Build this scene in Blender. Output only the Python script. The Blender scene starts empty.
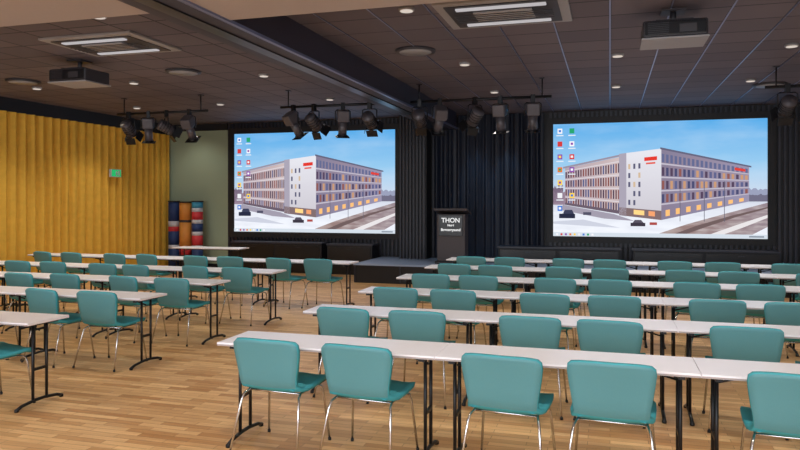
import bpy, bmesh, math, random
from mathutils import Vector, Matrix
random.seed(7)
S=bpy.context.scene
S.view_settings.view_transform='Standard'
S.view_settings.look='None'
COL=bpy.context.scene.collection

def lin(c):
    c=c/255.0
    return c/12.92 if c<=0.04045 else ((c+0.055)/1.055)**2.4
def rgb(r,g,b): return (lin(r),lin(g),lin(b),1)

def mat(name,col,rough=0.6,metal=0.0,emit=0,noise=0.0,nscale=30,bump=0.0,spec=0.5):
    m=bpy.data.materials.new(name); m.use_nodes=True
    nt=m.node_tree; b=nt.nodes['Principled BSDF']
    b.inputs['Base Color'].default_value=col
    b.inputs['Roughness'].default_value=rough
    b.inputs['Metallic'].default_value=metal
    b.inputs['Specular IOR Level'].default_value=spec
    if emit:
        b.inputs['Emission Color'].default_value=col
        b.inputs['Emission Strength'].default_value=emit
    if noise or bump:
        tc=nt.nodes.new('ShaderNodeTexCoord'); n=nt.nodes.new('ShaderNodeTexNoise')
        n.inputs['Scale'].default_value=nscale; n.inputs['Detail'].default_value=4
        nt.links.new(tc.outputs['Object'],n.inputs['Vector'])
        if noise:
            mx=nt.nodes.new('ShaderNodeMix'); mx.data_type='RGBA'
            mx.inputs[6].default_value=tuple(c*(1-noise) for c in col[:3])+(1,)
            mx.inputs[7].default_value=tuple(min(1,c*(1+noise)) for c in col[:3])+(1,)
            nt.links.new(n.outputs['Fac'],mx.inputs[0]); nt.links.new(mx.outputs[2],b.inputs['Base Color'])
        if bump:
            bp=nt.nodes.new('ShaderNodeBump'); bp.inputs['Strength'].default_value=bump
            nt.links.new(n.outputs['Fac'],bp.inputs['Height']); nt.links.new(bp.outputs['Normal'],b.inputs['Normal'])
    return m
def emat(name,col,s=1.0):
    m=bpy.data.materials.new(name); m.use_nodes=True
    nt=m.node_tree; nt.nodes.clear()
    e=nt.nodes.new('ShaderNodeEmission'); o=nt.nodes.new('ShaderNodeOutputMaterial')
    e.inputs[0].default_value=col; e.inputs[1].default_value=s
    nt.links.new(e.outputs[0],o.inputs[0]); return m

class MB:
    def __init__(s): s.v=[]; s.f=[]; s.mi=[]; s.sm=[]; s.mats=[]
    def m(s,mt):
        if mt not in s.mats: s.mats.append(mt)
        return s.mats.index(mt)
    def add(s,vs,fs,mt,smooth=False,M=None):
        o=len(s.v); i=s.m(mt)
        for v in vs:
            v=Vector(v)
            if M: v=M@v
            s.v.append(tuple(v))
        for f in fs: s.f.append([o+k for k in f]); s.mi.append(i); s.sm.append(smooth)
    def box(s,x0,x1,y0,y1,z0,z1,mt,M=None,bev=0):
        if bev:
            bm=bmesh.new(); bmesh.ops.create_cube(bm,size=1)
            for v in bm.verts: v.co=Vector(((x0+x1)/2+v.co.x*(x1-x0),(y0+y1)/2+v.co.y*(y1-y0),(z0+z1)/2+v.co.z*(z1-z0)))
            bmesh.ops.bevel(bm,geom=bm.edges[:],offset=bev,segments=3,profile=0.5,affect='EDGES')
            bm.verts.index_update()
            s.add([v.co.copy() for v in bm.verts],[[v.index for v in f.verts] for f in bm.faces],mt,False,M); bm.free(); return
        vs=[(x,y,z) for z in (z0,z1) for y in (y0,y1) for x in (x0,x1)]
        s.add(vs,[(0,2,3,1),(4,5,7,6),(0,1,5,4),(2,6,7,3),(0,4,6,2),(1,3,7,5)],mt,False,M)
    def tube(s,pts,r,mt,n=8,M=None,r2=None):
        pts=[Vector(p) for p in pts]; vs=[]; fs=[]
        N=len(pts); ref=None
        for i,p in enumerate(pts):
            d=(pts[min(i+1,N-1)]-pts[max(i-1,0)]).normalized()
            if ref is None:
                ref=Vector((0,0,1)) if abs(d.z)<0.9 else Vector((1,0,0))
            a=d.cross(ref).normalized(); b=d.cross(a).normalized()
            rr=r if r2 is None else r+(r2-r)*i/(N-1)
            for k in range(n):
                t=2*math.pi*k/n; vs.append(p+a*math.cos(t)*rr+b*math.sin(t)*rr)
        for i in range(N-1):
            for k in range(n):
                fs.append((i*n+k,i*n+(k+1)%n,(i+1)*n+(k+1)%n,(i+1)*n+k))
        fs.append(tuple(range(n))[::-1]); fs.append(tuple((N-1)*n+k for k in range(n)))
        s.add(vs,fs,mt,True,M)
    def obj(s,name,loc=(0,0,0),rot=(0,0,0)):
        me=s.mesh(name); return place(me,name,loc,rot)
    def mesh(s,name):
        me=bpy.data.meshes.new(name); me.from_pydata(s.v,[],s.f)
        for m in s.mats: me.materials.append(m)
        for p,i,sm in zip(me.polygons,s.mi,s.sm): p.material_index=i; p.use_smooth=sm
        me.update()
        bm=bmesh.new(); bm.from_mesh(me); bmesh.ops.recalc_face_normals(bm,faces=bm.faces); bm.to_mesh(me); bm.free()
        return me
def place(me,name,loc=(0,0,0),rot=(0,0,0)):
    o=bpy.data.objects.new(name,me); COL.objects.link(o); o.location=loc; o.rotation_euler=rot; return o
def light(kind,name,loc,rot,energy,col,**k):
    l=bpy.data.lights.new(name,kind); l.energy=energy; l.color=col
    for a,v in k.items(): setattr(l,a,v)
    o=bpy.data.objects.new(name,l); COL.objects.link(o); o.location=loc; o.rotation_euler=rot; return o

# ---------- room dims ----------
XL,XR,YB,YF,HC=-11.25,5.6,-3.2,16.0,3.72

# ---------- materials ----------
def floor_mat():
    m=bpy.data.materials.new('oak_parquet'); m.use_nodes=True; nt=m.node_tree; N=nt.nodes; L=nt.links
    b=N['Principled BSDF']; tc=N.new('ShaderNodeTexCoord')
    br=N.new('ShaderNodeTexBrick'); br.offset=0.37; br.inputs['Scale'].default_value=1.0
    br.inputs['Brick Width'].default_value=0.42; br.inputs['Row Height'].default_value=0.07
    br.inputs['Mortar Size'].default_value=0.0015; br.inputs['Bias'].default_value=0.0
    br.inputs['Color1'].default_value=rgb(234,190,134); br.inputs['Color2'].default_value=rgb(190,138,86)
    br.inputs['Mortar'].default_value=rgb(116,80,50)
    L.new(tc.outputs['Object'],br.inputs['Vector'])
    mp=N.new('ShaderNodeMapping'); mp.inputs['Scale'].default_value=(2.5,30,1); L.new(tc.outputs['Object'],mp.inputs[0])
    n=N.new('ShaderNodeTexNoise'); n.inputs['Scale'].default_value=1.5; n.inputs['Detail'].default_value=6; L.new(mp.outputs[0],n.inputs['Vector'])
    rp=N.new('ShaderNodeMapRange'); rp.inputs['To Min'].default_value=0.7; rp.inputs['To Max'].default_value=1.2; L.new(n.outputs['Fac'],rp.inputs['Value'])
    mx=N.new('ShaderNodeMix'); mx.data_type='RGBA'; mx.blend_type='MULTIPLY'; mx.inputs[0].default_value=1
    L.new(br.outputs['Color'],mx.inputs[6]); L.new(rp.outputs[0],mx.inputs[7]); L.new(mx.outputs[2],b.inputs['Base Color'])
    b.inputs['Roughness'].default_value=0.36
    return m
def ceil_mat():
    m=bpy.data.materials.new('ceiling_tiles_dark'); m.use_nodes=True; nt=m.node_tree; N=nt.nodes; L=nt.links
    b=N['Principled BSDF']; tc=N.new('ShaderNodeTexCoord')
    br=N.new('ShaderNodeTexBrick'); br.offset=0.0; br.inputs['Scale'].default_value=1.0
    br.inputs['Brick Width'].default_value=0.6; br.inputs['Row Height'].default_value=0.6
    br.inputs['Mortar Size'].default_value=0.013; br.inputs['Mortar Smooth'].default_value=0
    br.inputs['Color1'].default_value=rgb(104,95,102); br.inputs['Color2'].default_value=rgb(88,81,90)
    br.inputs['Mortar'].default_value=rgb(32,30,38)
    L.new(tc.outputs['Object'],br.inputs['Vector']); L.new(br.outputs['Color'],b.inputs['Base Color'])
    b.inputs['Roughness'].default_value=0.7
    return m
M_floor=floor_mat(); M_ceil=ceil_mat()
M_black=mat('black_paint',rgb(20,20,26),0.55)
M_slat=mat('black_slat',rgb(40,42,56),0.42)
M_blackgl=mat('black_gloss',rgb(20,21,26),0.3)
M_beam=mat('dark_beam',rgb(46,42,56),0.5)
M_soffit=mat('soffit_plaster',rgb(168,156,150),0.8,noise=0.03)
M_green=mat('sage_wall',rgb(156,170,146),0.85,noise=0.03,nscale=3)
M_grey=mat('grey_wall',rgb(190,188,184),0.85,noise=0.03,nscale=3)
M_yel=mat('gold_curtain',rgb(232,182,72),0.75,noise=0.15,nscale=8,spec=0.2)
M_blue=mat('midnight_drape',rgb(22,30,48),0.55,noise=0.25,nscale=6,spec=0.5)
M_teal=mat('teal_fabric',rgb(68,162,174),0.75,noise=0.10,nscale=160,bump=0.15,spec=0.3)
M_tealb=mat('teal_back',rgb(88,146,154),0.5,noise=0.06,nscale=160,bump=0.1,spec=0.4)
M_chrome=mat('chrome',rgb(205,205,208),0.22,1.0)
M_white=mat('white_laminate',rgb(244,242,248),0.28,noise=0.01,nscale=2)
M_edge=mat('table_edge',rgb(170,160,160),0.5)
M_legs=mat('black_steel',rgb(24,24,28),0.4,0.3)
M_wfix=mat('white_metal',rgb(200,198,196),0.5)
M_dgrey=mat('dark_grey_plastic',rgb(52,50,56),0.5)
M_lgrey=mat('light_grey_plastic',rgb(150,148,150),0.5)
M_lampglow=emat('lamp_glow',rgb(225,212,200),0.9)
M_slot=emat('slot_light',rgb(220,214,216),0.7)
M_bluegl=emat('blue_lens',rgb(80,190,255),1.0)

# ---------- room shell ----------
b=MB(); b.box(XL,XR,YB,YF,-0.1,0,M_floor); b.obj('floor')
b=MB(); b.box(XL,XR,YB,YF,HC,HC+0.1,M_ceil); b.obj('ceiling')
M_rail=mat('ceiling_rail',rgb(120,130,166),0.3,0.5)  # bluish base colour carries the reflected glow of the screens
b=MB()
x=-3.0
while x<XR-0.1:
    b.box(x-0.008,x+0.008,5.6,YF-0.1,HC-0.006,HC+0.01,M_rail); x+=0.6
b.obj('trim_1')
b=MB(); b.box(XL-0.1,XL,YB,YF,0,HC,M_grey); b.obj('wall_left')
b=MB(); b.box(XR,XR+0.1,YB,YF,0,HC,M_grey); b.obj('wall_right')
b=MB(); b.box(XL,-9.43,YF,YF+0.1,0,HC,M_green); b.box(-9.43,XR,YF,YF+0.1,0,HC,M_black); b.obj('wall_front')
wx0,wx1,wz0,wz1=-9.5,4.5,0.9,2.9
b=MB(); b.box(XL,XR,YB-0.1,YB,0,wz0,M_grey); b.box(XL,XR,YB-0.1,YB,wz1,HC,M_grey)
b.box(XL,wx0,YB-0.1,YB,wz0,wz1,M_grey); b.box(wx1,XR,YB-0.1,YB,wz0,wz1,M_grey); b.obj('wall_back')
b=MB(); b.box(wx0,wx1,YB-0.08,YB-0.02,wz0,wz0+0.06,M_wfix); b.box(wx0,wx1,YB-0.08,YB-0.02,wz1-0.06,wz1,M_wfix)
for i in range(8):
    xx=wx0+(wx1-wx0)*i/7; b.box(max(wx0,xx-0.03),min(wx1,xx+0.03),YB-0.08,YB-0.02,wz0+0.06,wz1-0.06,M_wfix)
b.obj('added_window_1')  # unseen window behind the camera, added as an opening for the fill light
b=MB(); b.box(XL,XL+0.16,YB,YF,3.46,HC,M_black); b.obj('trim_2')
b=MB(); b.box(XL+0.16,-9.43,YF-0.05,YF,3.55,HC,M_black); b.obj('trim_3')
b=MB(); b.box(XL+0.2,-9.43,YF-0.02,YF,0,0.1,M_black); b.obj('baseboard_front')

b=MB(); b.box(-3.32,XR,YB,5.6,3.37,HC,M_soffit); b.obj('ceiling_soffit')
b=MB(); b.box(XL,-3.78,YB,5.2,3.37,HC,M_soffit); b.obj('ceiling_soffit')
b=MB(); b.box(-3.78,-3.32,YB,YF-0.5,3.35,HC,M_beam); b.box(-3.62,-3.48,YB,YF-0.5,3.335,3.35,M_blackgl)
b.box(-3.33,-3.28,YB,YF-0.5,3.35,3.38,M_rail); b.obj('ceiling_beam')

# ---------- curtains ----------
def curtain(name,mt,length,height,amp,per,axis,loc,nz=6):
    vs=[];fs=[]; n=int(length/0.022)
    xs=[]
    for i in range(n+1):
        t=i/n*length
        xs.append((t,amp*math.sin(2*math.pi*t/per+0.8*math.sin(t*1.3))+amp*0.35*math.sin(2*math.pi*t/(per*0.47)+1.1*math.sin(t*2.1))))
    for j in range(nz+1):
        z=height*j/nz
        for i,(t,o) in enumerate(xs):
            k=1.0+0.35*(1-j/nz)*math.sin(t*3.1)
            off=o*k
            vs.append((off,t,z) if axis=='y' else (t,off,z))
    for j in range(nz):
        for i in range(n):
            a=j*(n+1)+i; fs.append((a,a+1,a+n+2,a+n+1))
    B=MB(); B.add(vs,fs,mt,True); return B.obj(name,loc)
curtain('gold_curtain',M_yel,YF-YB-0.2,3.44,0.045,0.24,'y',(XL+0.12,YB+0.1,0.02))
curtain('stage_drape',M_blue,2.5,3.28,0.045,0.22,'x',(-3.92,15.88,0.42))

# ---------- stage & front wall slats ----------
SH=0.4
M_stagetop=mat('stage_top',rgb(150,168,198),0.35)
b=MB(); b.box(-5.2,XR-0.02,13.95,YF-0.05,0,SH-0.03,M_black); b.box(-5.22,XR-0.02,13.93,YF-0.05,SH-0.03,SH,M_stagetop)
for i in range(11): b.box(-5.2+i*1.0,-5.19+i*1.0+0.02,13.935,13.95,0.02,SH-0.04,M_slat)
b.obj('stage_platform')
b=MB()
x=-9.4
while x<5.5:
    if not(-4.0<x<-1.35):
        b.box(x,x+0.05,YF-0.04,YF,0.003 if x<-5.2 else SH,HC-0.02,M_slat)
    x+=0.1
b.obj('wall_slat_panel')
b=MB(); b.box(-4.66,-4.02,15.5,YF-0.05,SH,HC,M_black)
x=-4.65
while x<-4.06: b.box(x,x+0.04,15.46,15.5,SH,HC-0.02,M_slat); x+=0.08
b.obj('slatted_column')
def cabinet(x0,x1,z0,z1):
    b=MB(); b.box(x0,x1,15.35,15.78,z0,z1,M_black)
    b.box(x0-0.02,x1+0.02,15.32,15.78,z1,z1+0.035,M_slat)
    n=max(1,round((x1-x0)/1.2)); w=(x1-x0)/n
    for i in range(n):
        a=x0+i*w+0.04; c=x0+(i+1)*w-0.04
        b.box(a,c,15.335,15.35,z0+0.05,z1-0.04,M_blackgl); b.box((a+c)/2-0.06,(a+c)/2+0.06,15.32,15.335,z1-0.09,z1-0.075,M_slat)
    b.obj('low_cabinet')
cabinet(-8.95,-6.55,0,0.70); cabinet(-6.4,-5.28,0,0.68); cabinet(-2.35,0.2,SH,0.70); cabinet(0.45,3.2,SH,0.70)

# ---------- projection screens ----------
W,H=4.3,2.48
SB=1.1   # screen brightness
def img_mat(name,stops,axis,f0,f1,nz=0.0,nc=(1,1,1,1),sc=(0.6,1,2.2),ns=1.3,s=SB):
    m=bpy.data.materials.new(name); m.use_nodes=True; nt=m.node_tree; nt.nodes.clear(); N=nt.nodes;L=nt.links
    tc=N.new('ShaderNodeTexCoord'); sp=N.new('ShaderNodeSeparateXYZ'); L.new(tc.outputs['Object'],sp.inputs[0])
    mr=N.new('ShaderNodeMapRange'); mr.inputs['From Min'].default_value=f0; mr.inputs['From Max'].default_value=f1; L.new(sp.outputs[axis],mr.inputs['Value'])
    cr=N.new('ShaderNodeValToRGB'); cr.color_ramp.elements[0].color=stops[0][1]; cr.color_ramp.elements[1].color=stops[-1][1]
    for p,c in stops[1:-1]:
        e=cr.color_ramp.elements.new(p); e.color=c
    L.new(mr.outputs[0],cr.inputs[0])
    n=N.new('ShaderNodeTexNoise'); n.inputs['Scale'].default_value=ns; n.inputs['Detail'].default_value=5; mp=N.new('ShaderNodeMapping'); mp.inputs['Scale'].default_value=sc
    L.new(tc.outputs['Object'],mp.inputs[0]); L.new(mp.outputs[0],n.inputs['Vector'])
    mx=N.new('ShaderNodeMix'); mx.data_type='RGBA'; mx.inputs[7].default_value=nc
    m2=N.new('ShaderNodeMapRange'); m2.inputs['From Min'].default_value=0.42; m2.inputs['From Max'].default_value=0.75; m2.inputs['To Max'].default_value=nz
    L.new(n.outputs['Fac'],m2.inputs['Value']); L.new(m2.outputs[0],mx.inputs[0]); L.new(cr.outputs[0],mx.inputs[6])
    em=N.new('ShaderNodeEmission'); em.inputs[1].default_value=s; o=N.new('ShaderNodeOutputMaterial'); L.new(mx.outputs[2],em.inputs[0]); L.new(em.outputs[0],o.inputs[0])
    return m
sky=img_mat('screen_sky',[(0,rgb(206,214,228)),(0.45,rgb(146,196,232)),(1,rgb(84,166,226))],'Z',-0.4,1.26,0.35,rgb(190,216,238))
snow=img_mat('screen_snow',[(0,rgb(240,243,250)),(0.6,rgb(226,230,240)),(1,rgb(190,196,214))],'Z',-1.26,-0.3,0.35,rgb(190,194,210),(0.8,1,4),2.0)
road=img_mat('screen_road',[(0,rgb(150,122,112)),(1,rgb(146,130,138))],'X',-0.2,2.1,0.7,rgb(206,196,196),(1.0,1,5),2.5)
lwm=img_mat('screen_wing_l',[(0,rgb(176,160,172)),(1,rgb(206,190,190))],'X',-1.9,-0.7,0.4,rgb(160,124,124))
cbm=img_mat('screen_block',[(0,rgb(196,192,200)),(1,rgb(224,224,232))],'Z',-0.9,0.6,0.3,rgb(206,202,214))
rwm=img_mat('screen_wing_r',[(0,rgb(130,122,146)),(1,rgb(150,144,170))],'X',0.1,1.8,0.4,rgb(164,130,128))
E={}
def ec(r,g,bb,s=1.0):
    k=(r,g,bb,s)
    if k not in E: E[k]=emat('img_%d_%d_%d'%(r,g,bb),rgb(r,g,bb),s*SB)
    return E[k]
b=MB()
def poly(uv,mt,layer):
    vs=[((u-0.5)*W,-0.012-0.0012*layer,(0.5-v)*H) for u,v in uv]
    b.add(vs,[tuple(range(len(vs)))],mt)
def rect(u0,v0,u1,v1,mt,layer): poly([(u0,v0),(u1,v0),(u1,v1),(u0,v1)],mt,layer)
def bil(q,s,t):
    (ax,ay),(bx,by),(cx,cy),(dx,dy)=q
    x0=ax+(bx-ax)*s;y0=ay+(by-ay)*s;x1=dx+(cx-dx)*s;y1=dy+(cy-dy)*s
    return (x0+(x1-x0)*t,y0+(y1-y0)*t)
def sub(q,s0,t0,s1,t1,mt,layer): poly([bil(q,s0,t0),bil(q,s1,t0),bil(q,s1,t1),bil(q,s0,t1)],mt,layer)
b.box(-W/2-0.12,W/2+0.12,-0.005,0.03,-H/2-0.12,H/2+0.12,M_black)
for (x0,x1,z0,z1) in ((-W/2-0.14,-W/2,-H/2-0.14,H/2+0.14),(W/2,W/2+0.14,-H/2-0.14,H/2+0.14),(-W/2,W/2,H/2,H/2+0.14),(-W/2,W/2,-H/2-0.14,-H/2)):
    b.box(x0,x1,-0.05,0.03,z0,z1,M_black)
rect(0,0,1,1,sky,0)
rect(0,0.64,1,1,snow,1)
rr=random.Random(3)
def ragged(u0,u1,vt,vb,amp,mt,layer,n=14):
    top=[(u0+(u1-u0)*i/n,vt+rr.uniform(-amp,amp)) for i in range(n+1)]
    poly(top+[(u1,vb),(u0,vb)],mt,layer)
ragged(0.86,1,0.585,0.67,0.012,ec(150,156,182),2)
ragged(0,0.10,0.60,0.72,0.02,ec(148,128,146),2)
ragged(0,0.05,0.55,0.70,0.03,ec(120,104,124),2)
ragged(0.9,1,0.63,0.69,0.008,ec(110,108,130),3)
poly([(0.46,1),(0.64,0.885),(0.82,0.79),(1,0.70),(1,0.90),(0.90,1)],road,3)
poly([(0.54,1),(0.68,0.90),(0.84,0.81),(1,0.735),(1,0.747),(0.86,0.822),(0.72,0.912),(0.59,1)],ec(110,92,92),4)
poly([(0.70,1),(0.86,0.89),(1,0.80),(1,0.825),(0.89,0.91),(0.76,1)],ec(226,222,224),4)
poly([(0.05,0.72),(0.3,0.80),(0.40,0.86),(0.25,0.84),(0.03,0.765)],ec(158,152,168),3)
poly([(0.0,0.87),(0.15,0.85),(0.33,0.92),(0.2,0.91),(0,0.89)],ec(200,204,218),3)
LW=[(0.06,0.395),(0.33,0.30),(0.33,0.80),(0.06,0.72)]
poly(LW,lwm,5)
for r in range(4):
    sub(LW,0.0,0.07+r*0.235,1,0.09+r*0.235,ec(214,206,212),6)
    for c in range(22):
        s=c/22+0.008; t=0.11+r*0.235
        cc=[ec(74,54,76),ec(132,74,70),ec(82,88,130),ec(104,66,72)][(c*7+r*5+rr.randint(0,1))%4]
        sub(LW,s,t,s+0.024,t+0.165,cc,6)
sub(LW,0,0.94,1,1,ec(104,90,104),7)
poly([(0.05,0.382),(0.34,0.277),(0.34,0.293),(0.05,0.398)],ec(150,140,156),7)
CB=[(0.325,0.275),(0.525,0.235),(0.525,0.85),(0.325,0.81)]
poly(CB,cbm,8)
CL=[(0.325,0.275),(0.36,0.268),(0.36,0.82),(0.325,0.81)]
poly(CL,ec(166,160,176),9)
for r in range(5):
    for c in range(3):
        if (r*3+c)%5==4: continue
        sub(CB,0.22+c*0.12,0.18+r*0.14,0.27+c*0.12,0.26+r*0.14,ec(92,92,118) if (r+c)%3 else ec(206,180,150),9)
sub(CB,0.60,0.10,0.9,0.155,ec(222,56,46),9); sub(CB,0.64,0.18,0.86,0.205,ec(222,90,76),9)
sub(CB,0,0.87,1,1,ec(126,106,108),9); sub(CB,0.35,0.89,0.60,0.96,ec(250,204,130,1.1),10); sub(CB,0.7,0.89,0.85,0.96,ec(240,160,110,1.0),10)
RW=[(0.525,0.235),(0.92,0.40),(0.92,0.69),(0.525,0.85)]
poly(RW,rwm,8)
for r in range(4):
    sub(RW,0,0.20+r*0.19,1,0.222+r*0.19,ec(190,184,198),9)
    for c in range(20):
        s=c/20+0.006; t=0.07+r*0.19
        if r: cc=[ec(74,76,112),ec(196,150,116),ec(94,98,138),ec(140,88,84),ec(84,68,92)][(c*7+r*3+rr.randint(0,2))%5]
        else: cc=ec(98,104,142)
        sub(RW,s,t,s+0.029,t+0.12,cc,9)
for c in range(8): sub(RW,0.05+c*0.12,0.87,0.10+c*0.12,0.96,ec(250,190,120,1.0),10)
sub(RW,0.84,0.09,0.96,0.16,ec(216,66,58),10)
poly([(0.52,0.224),(0.93,0.395),(0.93,0.408),(0.52,0.241)],ec(100,98,122),10)
rect(0.03,0.80,0.11,0.84,ec(40,44,66),11); poly([(0.045,0.80),(0.06,0.765),(0.095,0.765),(0.105,0.80)],ec(60,64,88),11)
rect(0.15,0.785,0.19,0.81,ec(80,80,100),11)
rect(0.38,0.875,0.45,0.905,ec(60,54,66),11); poly([(0.39,0.875),(0.40,0.85),(0.43,0.85),(0.442,0.875)],ec(86,80,94),11); rect(0.47,0.87,0.505,0.893,ec(170,74,68),11)
for u in (0.61,0.72,0.81): rect(u,0.52,u+0.003,0.86,ec(100,98,114),11)
ics=[(240,240,245),(230,120,50),(60,120,210),(210,60,60),(250,210,80),(40,160,110),(140,80,170),(235,235,240)]
for i in range(7):
    for j in range(2):
        if j and i in (4,6): continue
        c=ics[(i*3+j*5)%8]; u=0.022+j*0.06; v=0.04+i*0.115
        rect(u,v,u+0.024,v+0.045,ec(*c),12); rect(u+0.006,v+0.012,u+0.018,v+0.032,ec(*ics[(i+j*3+2)%8]),13); rect(u-0.006,v+0.058,u+0.030,v+0.067,ec(226,232,240),12)
rect(0,0.965,1,1,ec(206,216,226),12)
for i in range(9): rect(0.015+i*0.022,0.974,0.025+i*0.022,0.992,ec(*ics[(i*3)%8]),13)
rect(0.92,0.977,0.985,0.989,ec(130,140,154),13)
scr=b.mesh('projection_screen')
for X in (-7.03,0.94): place(scr,'projection_screen',(X,YF-0.09,0.95+H/2))

# ---------- chair ----------
def chair_mesh():
    B=MB()
    prof=[(0.25,0.425,0.215),(0.235,0.447,0.235),(0.17,0.452,0.25),(0.05,0.440,0.252),(-0.08,0.435,0.248),(-0.15,0.445,0.236),
          (-0.195,0.475,0.218),(-0.215,0.53,0.224),(-0.228,0.60,0.236),(-0.245,0.68,0.248),(-0.260,0.745,0.254),(-0.270,0.785,0.250),(-0.275,0.805,0.228)]
    nu=12
    def surf(off,inset):
        g=[]
        for i,(y,z,w) in enumerate(prof):
            a=prof[max(i-1,0)]; c=prof[min(i+1,len(prof)-1)]
            t=Vector((0,c[0]-a[0],c[1]-a[1])).normalized()
            row=[]
            for k in range(nu+1):
                s=-1+2*k/nu
                x=s*(w-inset)
                back=max(0,min(1,(i-5)/5))
                yy=y+0.035*back*s*s; zz=z+0.012*(1-back)*s*s-0.012*back*s**4*(i>9)
                row.append(Vector((x,yy,zz))+Vector((0,t.z,-t.y))*off)
            g.append(row)
        return g
    top=surf(0.018,0); bot=surf(-0.012,0.004)
    n=nu+1; R=len(prof)
    def flat(g): return [v for r in g for v in r]
    vs=flat(top)+flat(bot); o=R*n
    ft=[];fb=[];fe=[]
    for i in range(R-1):
        for k in range(nu):
            ft.append((i*n+k,i*n+k+1,(i+1)*n+k+1,(i+1)*n+k)); fb.append((o+i*n+k,o+(i+1)*n+k,o+(i+1)*n+k+1,o+i*n+k+1))
    rim=[(0,k) for k in range(n)]+[(i,nu) for i in range(1,R)]+[(R-1,k) for k in range(nu-1,-1,-1)]+[(i,0) for i in range(R-2,0,-1)]
    ids=[i*n+k for i,k in rim]
    for a in range(len(ids)):
        p,q=ids[a],ids[(a+1)%len(ids)]; fe.append((p,o+p,o+q,q))
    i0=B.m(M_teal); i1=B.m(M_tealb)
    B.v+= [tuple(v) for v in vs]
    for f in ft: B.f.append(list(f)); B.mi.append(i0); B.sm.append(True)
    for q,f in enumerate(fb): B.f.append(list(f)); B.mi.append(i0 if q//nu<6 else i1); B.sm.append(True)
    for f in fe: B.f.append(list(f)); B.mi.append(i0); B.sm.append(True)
    cs=[];cf=[]; cp=[(0.232,0.452,0.20),(0.20,0.476,0.222),(0.10,0.474,0.23),(0.0,0.468,0.232),(-0.10,0.468,0.228),(-0.165,0.476,0.212),(-0.185,0.462,0.19)]
    for (y,z,w) in cp:
        for k in range(9):
            s=-1+k/4; cs.append((s*w,y,z+0.008-0.018*s**4))
    for i in range(len(cp)-1):
        for k in range(8): cf.append((i*9+k,i*9+k+1,(i+1)*9+k+1,(i+1)*9+k))
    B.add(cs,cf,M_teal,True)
    for s in (-1,1):
        B.tube([(s*0.255,0.235,0.0),(s*0.225,0.19,0.36),(s*0.215,0.175,0.405),(s*0.20,0.13,0.422),(s*0.20,-0.10,0.418),(s*0.215,-0.155,0.40),(s*0.225,-0.175,0.36),(s*0.262,-0.27,0.0)],0.0085,M_chrome,8)
        B.tube([(s*0.255,0.235,0.0),(s*0.2535,0.233,0.02)],0.012,M_legs,8)
        B.tube([(s*0.262,-0.27,0.0),(s*0.26,-0.265,0.02)],0.012,M_legs,8)
    B.tube([(-0.2,0.12,0.418),(0.2,0.12,0.418)],0.009,M_chrome,6)
    B.tube([(-0.2,-0.1,0.414),(0.2,-0.1,0.414)],0.009,M_chrome,6)
    return B.mesh('conference_chair')
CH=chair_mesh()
# ---------- table ----------
TW,TD,TH=1.597,0.46,0.735
def table_mesh():
    B=MB()
    B.box(-TW/2,TW/2,-TD/2,TD/2,TH-0.024,TH,M_white,bev=0.003)
    B.box(-TW/2+0.002,TW/2-0.002,-TD/2-0.001,-TD/2+0.001,TH-0.022,TH-0.012,M_edge)
    for s in (-1,1):
        x=s*(TW/2-0.10)
        B.box(x-0.02,x+0.02,-0.19,0.19,TH-0.05,TH-0.024,M_legs)
        for y in (-0.075,0.075):
            B.tube([(x,y,0.045),(x,y,TH-0.05)],0.0125,M_legs,8)
        B.tube([(x,-0.255,0.012),(x,-0.19,0.035),(x,-0.05,0.05),(x,0.05,0.05),(x,0.19,0.035),(x,0.255,0.012)],0.014,M_legs,8)
        for y in (-0.245,0.245): B.tube([(x,y,0.0),(x,y,0.02)],0.018,M_legs,8)
        B.box(x-0.01,x+0.01,-0.075,0.075,0.30,0.322,M_legs)
        B.tube([(x,0,TH-0.1),(x-s*0.24,0,TH-0.035)],0.007,M_legs,6)
    B.box(-TW/2+0.1,TW/2-0.1,-0.012,0.012,TH-0.055,TH-0.024,M_legs)
    return B.mesh('conference_table')
TB=table_mesh()
def row(x0,dirn,n,y,jit=0.04,rotb=0.0,dx=0):
    for i in range(n):
        cx=x0+dirn*(0.8+1.6*i)
        place(TB,'conference_table',(cx,y+TD/2,0),(0,0,0))
        for s in (-1,1):
            a=random.uniform(-jit,jit)*1.5+rotb
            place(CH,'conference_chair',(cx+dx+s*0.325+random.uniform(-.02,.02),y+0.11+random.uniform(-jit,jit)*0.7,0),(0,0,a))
ys=[4.41,5.87,7.33,8.79,10.25,11.71]
for i,y in enumerate(ys):
    row(-2.69,1,4,y,jit=0.04,rotb=-0.05)
for y,xr in ((4.63,-4.58),(6.12,-4.62),(7.45,-4.62),(8.85,-4.52),(10.5,-4.0)):
    row(xr,-1,4,y,jit=0.08,rotb=-0.16)
place(TB,'conference_table',(-8.2,13.2,0))

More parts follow.
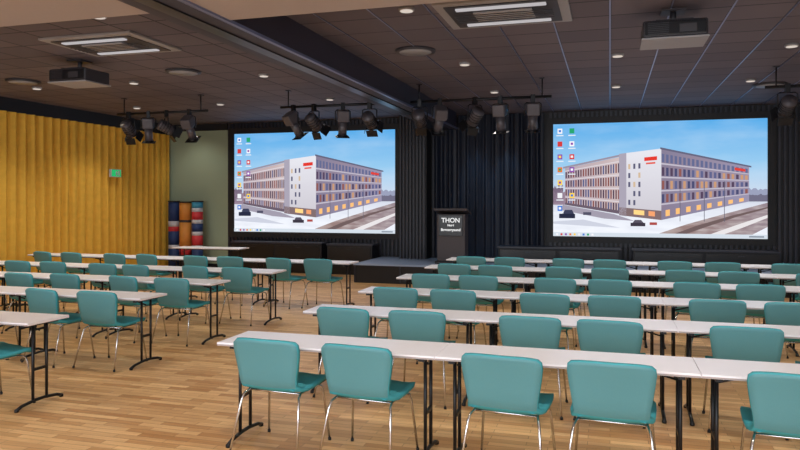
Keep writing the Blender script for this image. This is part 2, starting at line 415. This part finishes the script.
# ---------- lectern ----------
b=MB()
b.box(-0.34,0.34,-0.2,0.2,0,0.06,M_blackgl,bev=0.01)
M_lect=mat('lectern_grey',rgb(66,60,64),0.5)
b.box(-0.3,0.3,-0.16,0.18,0.06,1.05,M_lect,bev=0.01)
b.box(-0.36,0.36,-0.22,0.24,-0.02,0.03,M_lect,M=Matrix.Translation((0,0.0,1.1))@Matrix.Rotation(-0.22,4,'X'),bev=0.008)
b.box(-0.25,0.25,-0.185,-0.165,0.60,1.03,M_blackgl,bev=0.004)
b.tube([(0.1,0.1,1.1),(0.1,0.1,1.2),(0.1,0.02,1.32)],0.006,M_legs,6)
lec=b.obj('lectern',(-3.2,14.55,SH))
SW=emat('sign_white',rgb(245,245,245),1.0)
def text(t,size,z,par):
    c=bpy.data.curves.new('sign_text','FONT'); c.body=t; c.size=size; c.align_x='CENTER'; c.extrude=0.002; c.offset=0.002
    o=bpy.data.objects.new('sign_text',c); COL.objects.link(o); o.data.materials.append(SW); o.parent=par; o.location=(0,-0.19,z); o.rotation_euler=(math.pi/2,0,0)
text('THON',0.135,0.88,lec); text('Hotel',0.06,0.80,lec); text('Brønnøysund',0.078,0.70,lec)

# ---------- display columns (striped round-edged pillars) ----------
def column(name,x,w,bands,rot=0):
    b=MB()
    b.tube([(0,0,0),(0,0,0.05)],w/2+0.015,M_black,20)
    z=0.05
    for h,c in bands:
        b.tube([(0,0,z),(0,0,z+h-0.003)],w/2,c,20); z+=h
    b.tube([(0,0,z),(0,0,z+0.03)],w/2+0.01,M_black,20)
    b.obj(name,(x,15.6,0),(0,0,rot))
R_=mat('flag_red',rgb(200,50,60),0.6);Bl=mat('flag_blue',rgb(30,56,110),0.6);Oc=mat('ochre_panel',rgb(214,140,60),0.6);Wh=mat('pale_panel',rgb(200,200,210),0.6);Tq=mat('turquoise_panel',rgb(60,150,190),0.6)
column('striped_pillar',-10.76,0.28,[(0.45,Bl),(0.10,Wh),(0.35,Bl),(0.12,R_),(0.14,Wh),(0.49,Bl)])
column('striped_pillar',-10.42,0.30,[(0.30,M_dgrey),(0.18,R_),(0.65,Oc),(0.06,M_dgrey),(0.44,Oc)])
column('striped_pillar',-10.07,0.28,[(0.45,Bl),(0.10,Wh),(0.25,R_),(0.10,Wh),(0.2,Bl),(0.1,Wh),(0.2,R_),(0.1,Wh),(0.15,Tq)])

# ---------- exit sign ----------
b=MB(); Mg=emat('exit_green',rgb(40,190,110),0.9)
b.box(-0.03,0.03,-0.17,0.17,-0.09,0.09,M_wfix); b.box(0.03,0.034,-0.155,0.155,-0.075,0.075,Mg)
b.box(0.034,0.036,-0.02,0.03,-0.05,0.04,M_wfix); b.box(0.034,0.036,0.06,0.12,-0.055,0.055,M_wfix); b.tube([(-0.035,0,0),(-0.12,0,0)],0.012,M_wfix)
b.obj('exit_sign',(XL+0.3,13.6,2.37))

# ---------- ceiling items ----------
def cassette(x,y):
    b=MB(); w,d=0.66,0.52
    b.box(-w,w,-d,d,-0.03,0,M_lgrey,bev=0.008)
    b.box(-w+0.10,w-0.10,-d+0.1,d-0.1,-0.04,-0.03,M_dgrey)
    b.box(-0.30,0.30,-0.2,0.16,-0.06,-0.04,M_lgrey,bev=0.006)
    for yy in (-0.33,0.30): b.box(-0.45,0.45,yy-0.035,yy+0.035,-0.055,-0.04,M_slot)
    for k in range(5): b.box(-0.5,0.5,-0.16+k*0.07,-0.15+k*0.07,-0.066,-0.06,M_dgrey)
    b.obj('ceiling_air_vent',(x,y,HC))
cassette(-1.05,7.3); cassette(-6.0,7.4)
def projector():
    b=MB()
    b.box(-0.12,0.12,-0.12,0.12,-0.02,0,M_dgrey,bev=0.004); b.tube([(0,0,-0.02),(0,0,-0.12)],0.03,M_dgrey,12)
    b.box(-0.18,0.18,-0.16,0.16,-0.135,-0.12,M_dgrey)
    for s in (-1,1): b.box(s*0.17-0.01,s*0.17+0.01,-0.15,0.15,-0.15,-0.12,M_dgrey)
    b.box(-0.31,0.31,-0.25,0.25,-0.32,-0.145,M_dgrey,bev=0.025)
    b.box(-0.29,0.29,-0.262,-0.245,-0.30,-0.165,M_blackgl,bev=0.006)
    for k in range(7): b.box(-0.26,-0.06,-0.268,-0.262,-0.29+k*0.018,-0.283+k*0.018,M_dgrey)
    b.box(0.04,0.2,-0.268,-0.262,-0.28,-0.2,M_dgrey)
    b.tube([(0,0.25,-0.235),(0,0.31,-0.235)],0.075,M_blackgl,20); b.tube([(0,0.31,-0.235),(0,0.315,-0.235)],0.055,M_bluegl,20)
    b.box(-0.32,0.32,-0.26,0.26,-0.34,-0.32,M_lgrey,bev=0.006)
    return b.mesh('ceiling_projector')
PJ=projector(); place(PJ,'ceiling_projector',(0.63,7.8,HC)); place(PJ,'ceiling_projector',(-7.2,8.2,HC))
def disc(r,mt1,mt2,name):
    b=MB(); n=28
    b.tube([(0,0,-0.03),(0,0,0)],r,mt1,n,r2=r*1.03); b.tube([(0,0,-0.036),(0,0,-0.03)],r*0.82,mt2,n); return b.mesh(name)
SP=disc(0.26,M_dgrey,M_lgrey,'ceiling_speaker')
for x,y in ((-2.45,8.87),(-6.25,9.3),(-9.3,9.3),(2.6,13.2)): place(SP,'ceiling_speaker',(x,y,HC))
DL=disc(0.08,M_lgrey,M_lampglow,'recessed_downlight')
for x in (-9.6,-7.6,-5.2,-2.0,0.1,2.2,4.2):
    for y in (6.9 if abs(x)<8 else 6.6,9.9,12.6):
        if x==0.1 and y==6.9: y=6.3
        if x==-5.2 and y==6.9: y=6.2
        place(DL,'recessed_downlight',(x,y,HC))
        light('SPOT','downlight_lamp',(x,y,HC-0.05),(0,0,0),110,(1.0,0.94,0.86),spot_size=2.2,spot_blend=0.6,shadow_soft_size=0.1)
for x in (-9,-6.5,-2.2,0.4,3.2):  # soffit downlights out of view, added for more overhead light
    for y in (0.5,3.6):
        place(DL,'recessed_downlight',(x,y,3.37))
        light('SPOT','downlight_lamp',(x,y,3.32),(0,0,0),115,(1.0,0.94,0.86),spot_size=2.3,spot_blend=0.6,shadow_soft_size=0.1)

# ---------- lighting rails and stage lights ----------
def rail(x0,x1,y,z):
    b=MB(); b.tube([(x0,y,z),(x1,y,z)],0.024,M_legs,10)
    n=max(2,int((x1-x0)/1.5)+1)
    for i in range(n):
        x=x0+0.15+(x1-x0-0.3)*i/(n-1); b.tube([(x,y,z),(x,y,HC)],0.012,M_legs,6); b.box(x-0.04,x+0.04,y-0.04,y+0.04,HC-0.012,HC,M_legs)
    b.obj('lighting_rail')
RY,RZ=11.5,3.42
rail(-9.2,-7.2,RY,RZ); rail(-5.7,-3.82,RY,RZ); rail(-3.26,-0.9,RY,RZ); rail(2.2,4.6,RY,RZ)
M_spot=mat('spot_housing',rgb(84,80,86),0.4,0.2)
def spot_mesh(tilt,kind):
    b=MB()
    b.box(-0.035,0.035,-0.035,0.035,-0.09,0.04,M_legs,bev=0.006)
    b.tube([(-0.13,0,-0.30),(-0.13,0,-0.11),(-0.10,0,-0.09),(0.10,0,-0.09),(0.13,0,-0.11),(0.13,0,-0.30)],0.011,M_legs,6)
    T=Matrix.Translation((0,0,-0.29))@Matrix.Rotation(tilt,4,'X')
    if kind==0:
        b.tube([(0,-0.15,0),(0,-0.13,0),(0,0.13,0)],0.105,M_spot,18,M=T)
        b.tube([(0,0.13,0),(0,0.15,0)],0.115,M_legs,18,M=T); b.tube([(0,0.15,0),(0,0.152,0)],0.09,M_lgrey,18,M=T)
        for k in range(4):
            R=T@Matrix.Rotation(k*math.pi/2,4,'Y')@Matrix.Translation((0,0.15,0.11))@Matrix.Rotation(0.45,4,'X')
            b.box(-0.10,0.10,0,0.13,-0.003,0.003,M_legs,M=R)
        for k in range(4): b.tube([(0,-0.11+k*0.05,0),(0,-0.10+k*0.05,0)],0.113,M_legs,18,M=T)
    else:
        b.box(-0.10,0.10,-0.20,0.0,-0.11,0.11,M_spot,M=T,bev=0.02)
        b.tube([(0,0,0),(0,0.24,0)],0.075,M_spot,16,M=T); b.tube([(0,0.24,0),(0,0.28,0)],0.09,M_legs,16,M=T)
        b.box(-0.12,0.12,0.27,0.275,-0.12,0.12,M_legs,M=T)
        b.tube([(0,0.276,0),(0,0.278,0)],0.07,M_lgrey,16,M=T)
    return b.mesh('stage_spotlight')
SMs=[spot_mesh(-0.7,0),spot_mesh(-0.95,1),spot_mesh(-0.45,0),spot_mesh(-1.3,1)]
xsL=[-8.95,-8.5,-8.1,-7.6,-5.45,-5.05,-4.5,-4.0,-3.1,-2.75,-2.15,-1.73,-1.2,2.5,3.2]
for i,x in enumerate(xsL):
    place(SMs[(i*3+i//4)%4],'stage_spotlight',(x,RY,RZ),(0,0,random.uniform(-0.9,0.9)))

# ---------- lights ----------
light('AREA','added_back_fill',((wx0+wx1)/2,YB+0.02,(wz0+wz1)/2),(math.pi/2,0,0),560,(0.90,0.95,1.0),shape='RECTANGLE',size=wx1-wx0,size_y=wz1-wz0)  # added fill from behind the camera, brightens the chair backs
for y in (5,8,11,14):
    light('SPOT','curtain_wash_lamp',(XL+1.1,y,HC-0.06),(0,math.radians(-28),0),75,(1.0,0.88,0.62),spot_size=1.9,spot_blend=0.9,shadow_soft_size=0.1)
light('SPOT','wall_wash_lamp',(-10.2,15.0,HC-0.06),(math.radians(25),0,0),25,(1,0.95,0.85),spot_size=1.7,spot_blend=0.9,shadow_soft_size=0.1)
for x in (-3.5,-2.9,-2.2):
    light('SPOT','drape_lamp',(x,15.3,HC-0.06),(math.radians(14),0,0),60,(0.40,0.78,1.0),spot_size=0.8,spot_blend=0.8,shadow_soft_size=0.05)
    b=MB(); b.tube([(0,0,0),(0,0,0.03)],0.06,M_bluegl,14); b.obj('drape_downlight',(x,15.3,HC-0.03))
w=bpy.data.worlds.new('World'); S.world=w; w.use_nodes=True
w.node_tree.nodes['Background'].inputs[0].default_value=(0.7,0.8,1,1); w.node_tree.nodes['Background'].inputs[1].default_value=1.0

# ---------- camera ----------
c=bpy.data.cameras.new('camera'); c.sensor_width=36; c.lens=31.5; c.shift_y=-0.03125
co=bpy.data.objects.new('camera',c); COL.objects.link(co); co.location=(0,0,1.75); co.rotation_euler=(math.pi/2,0,math.radians(16.7)); S.camera=co
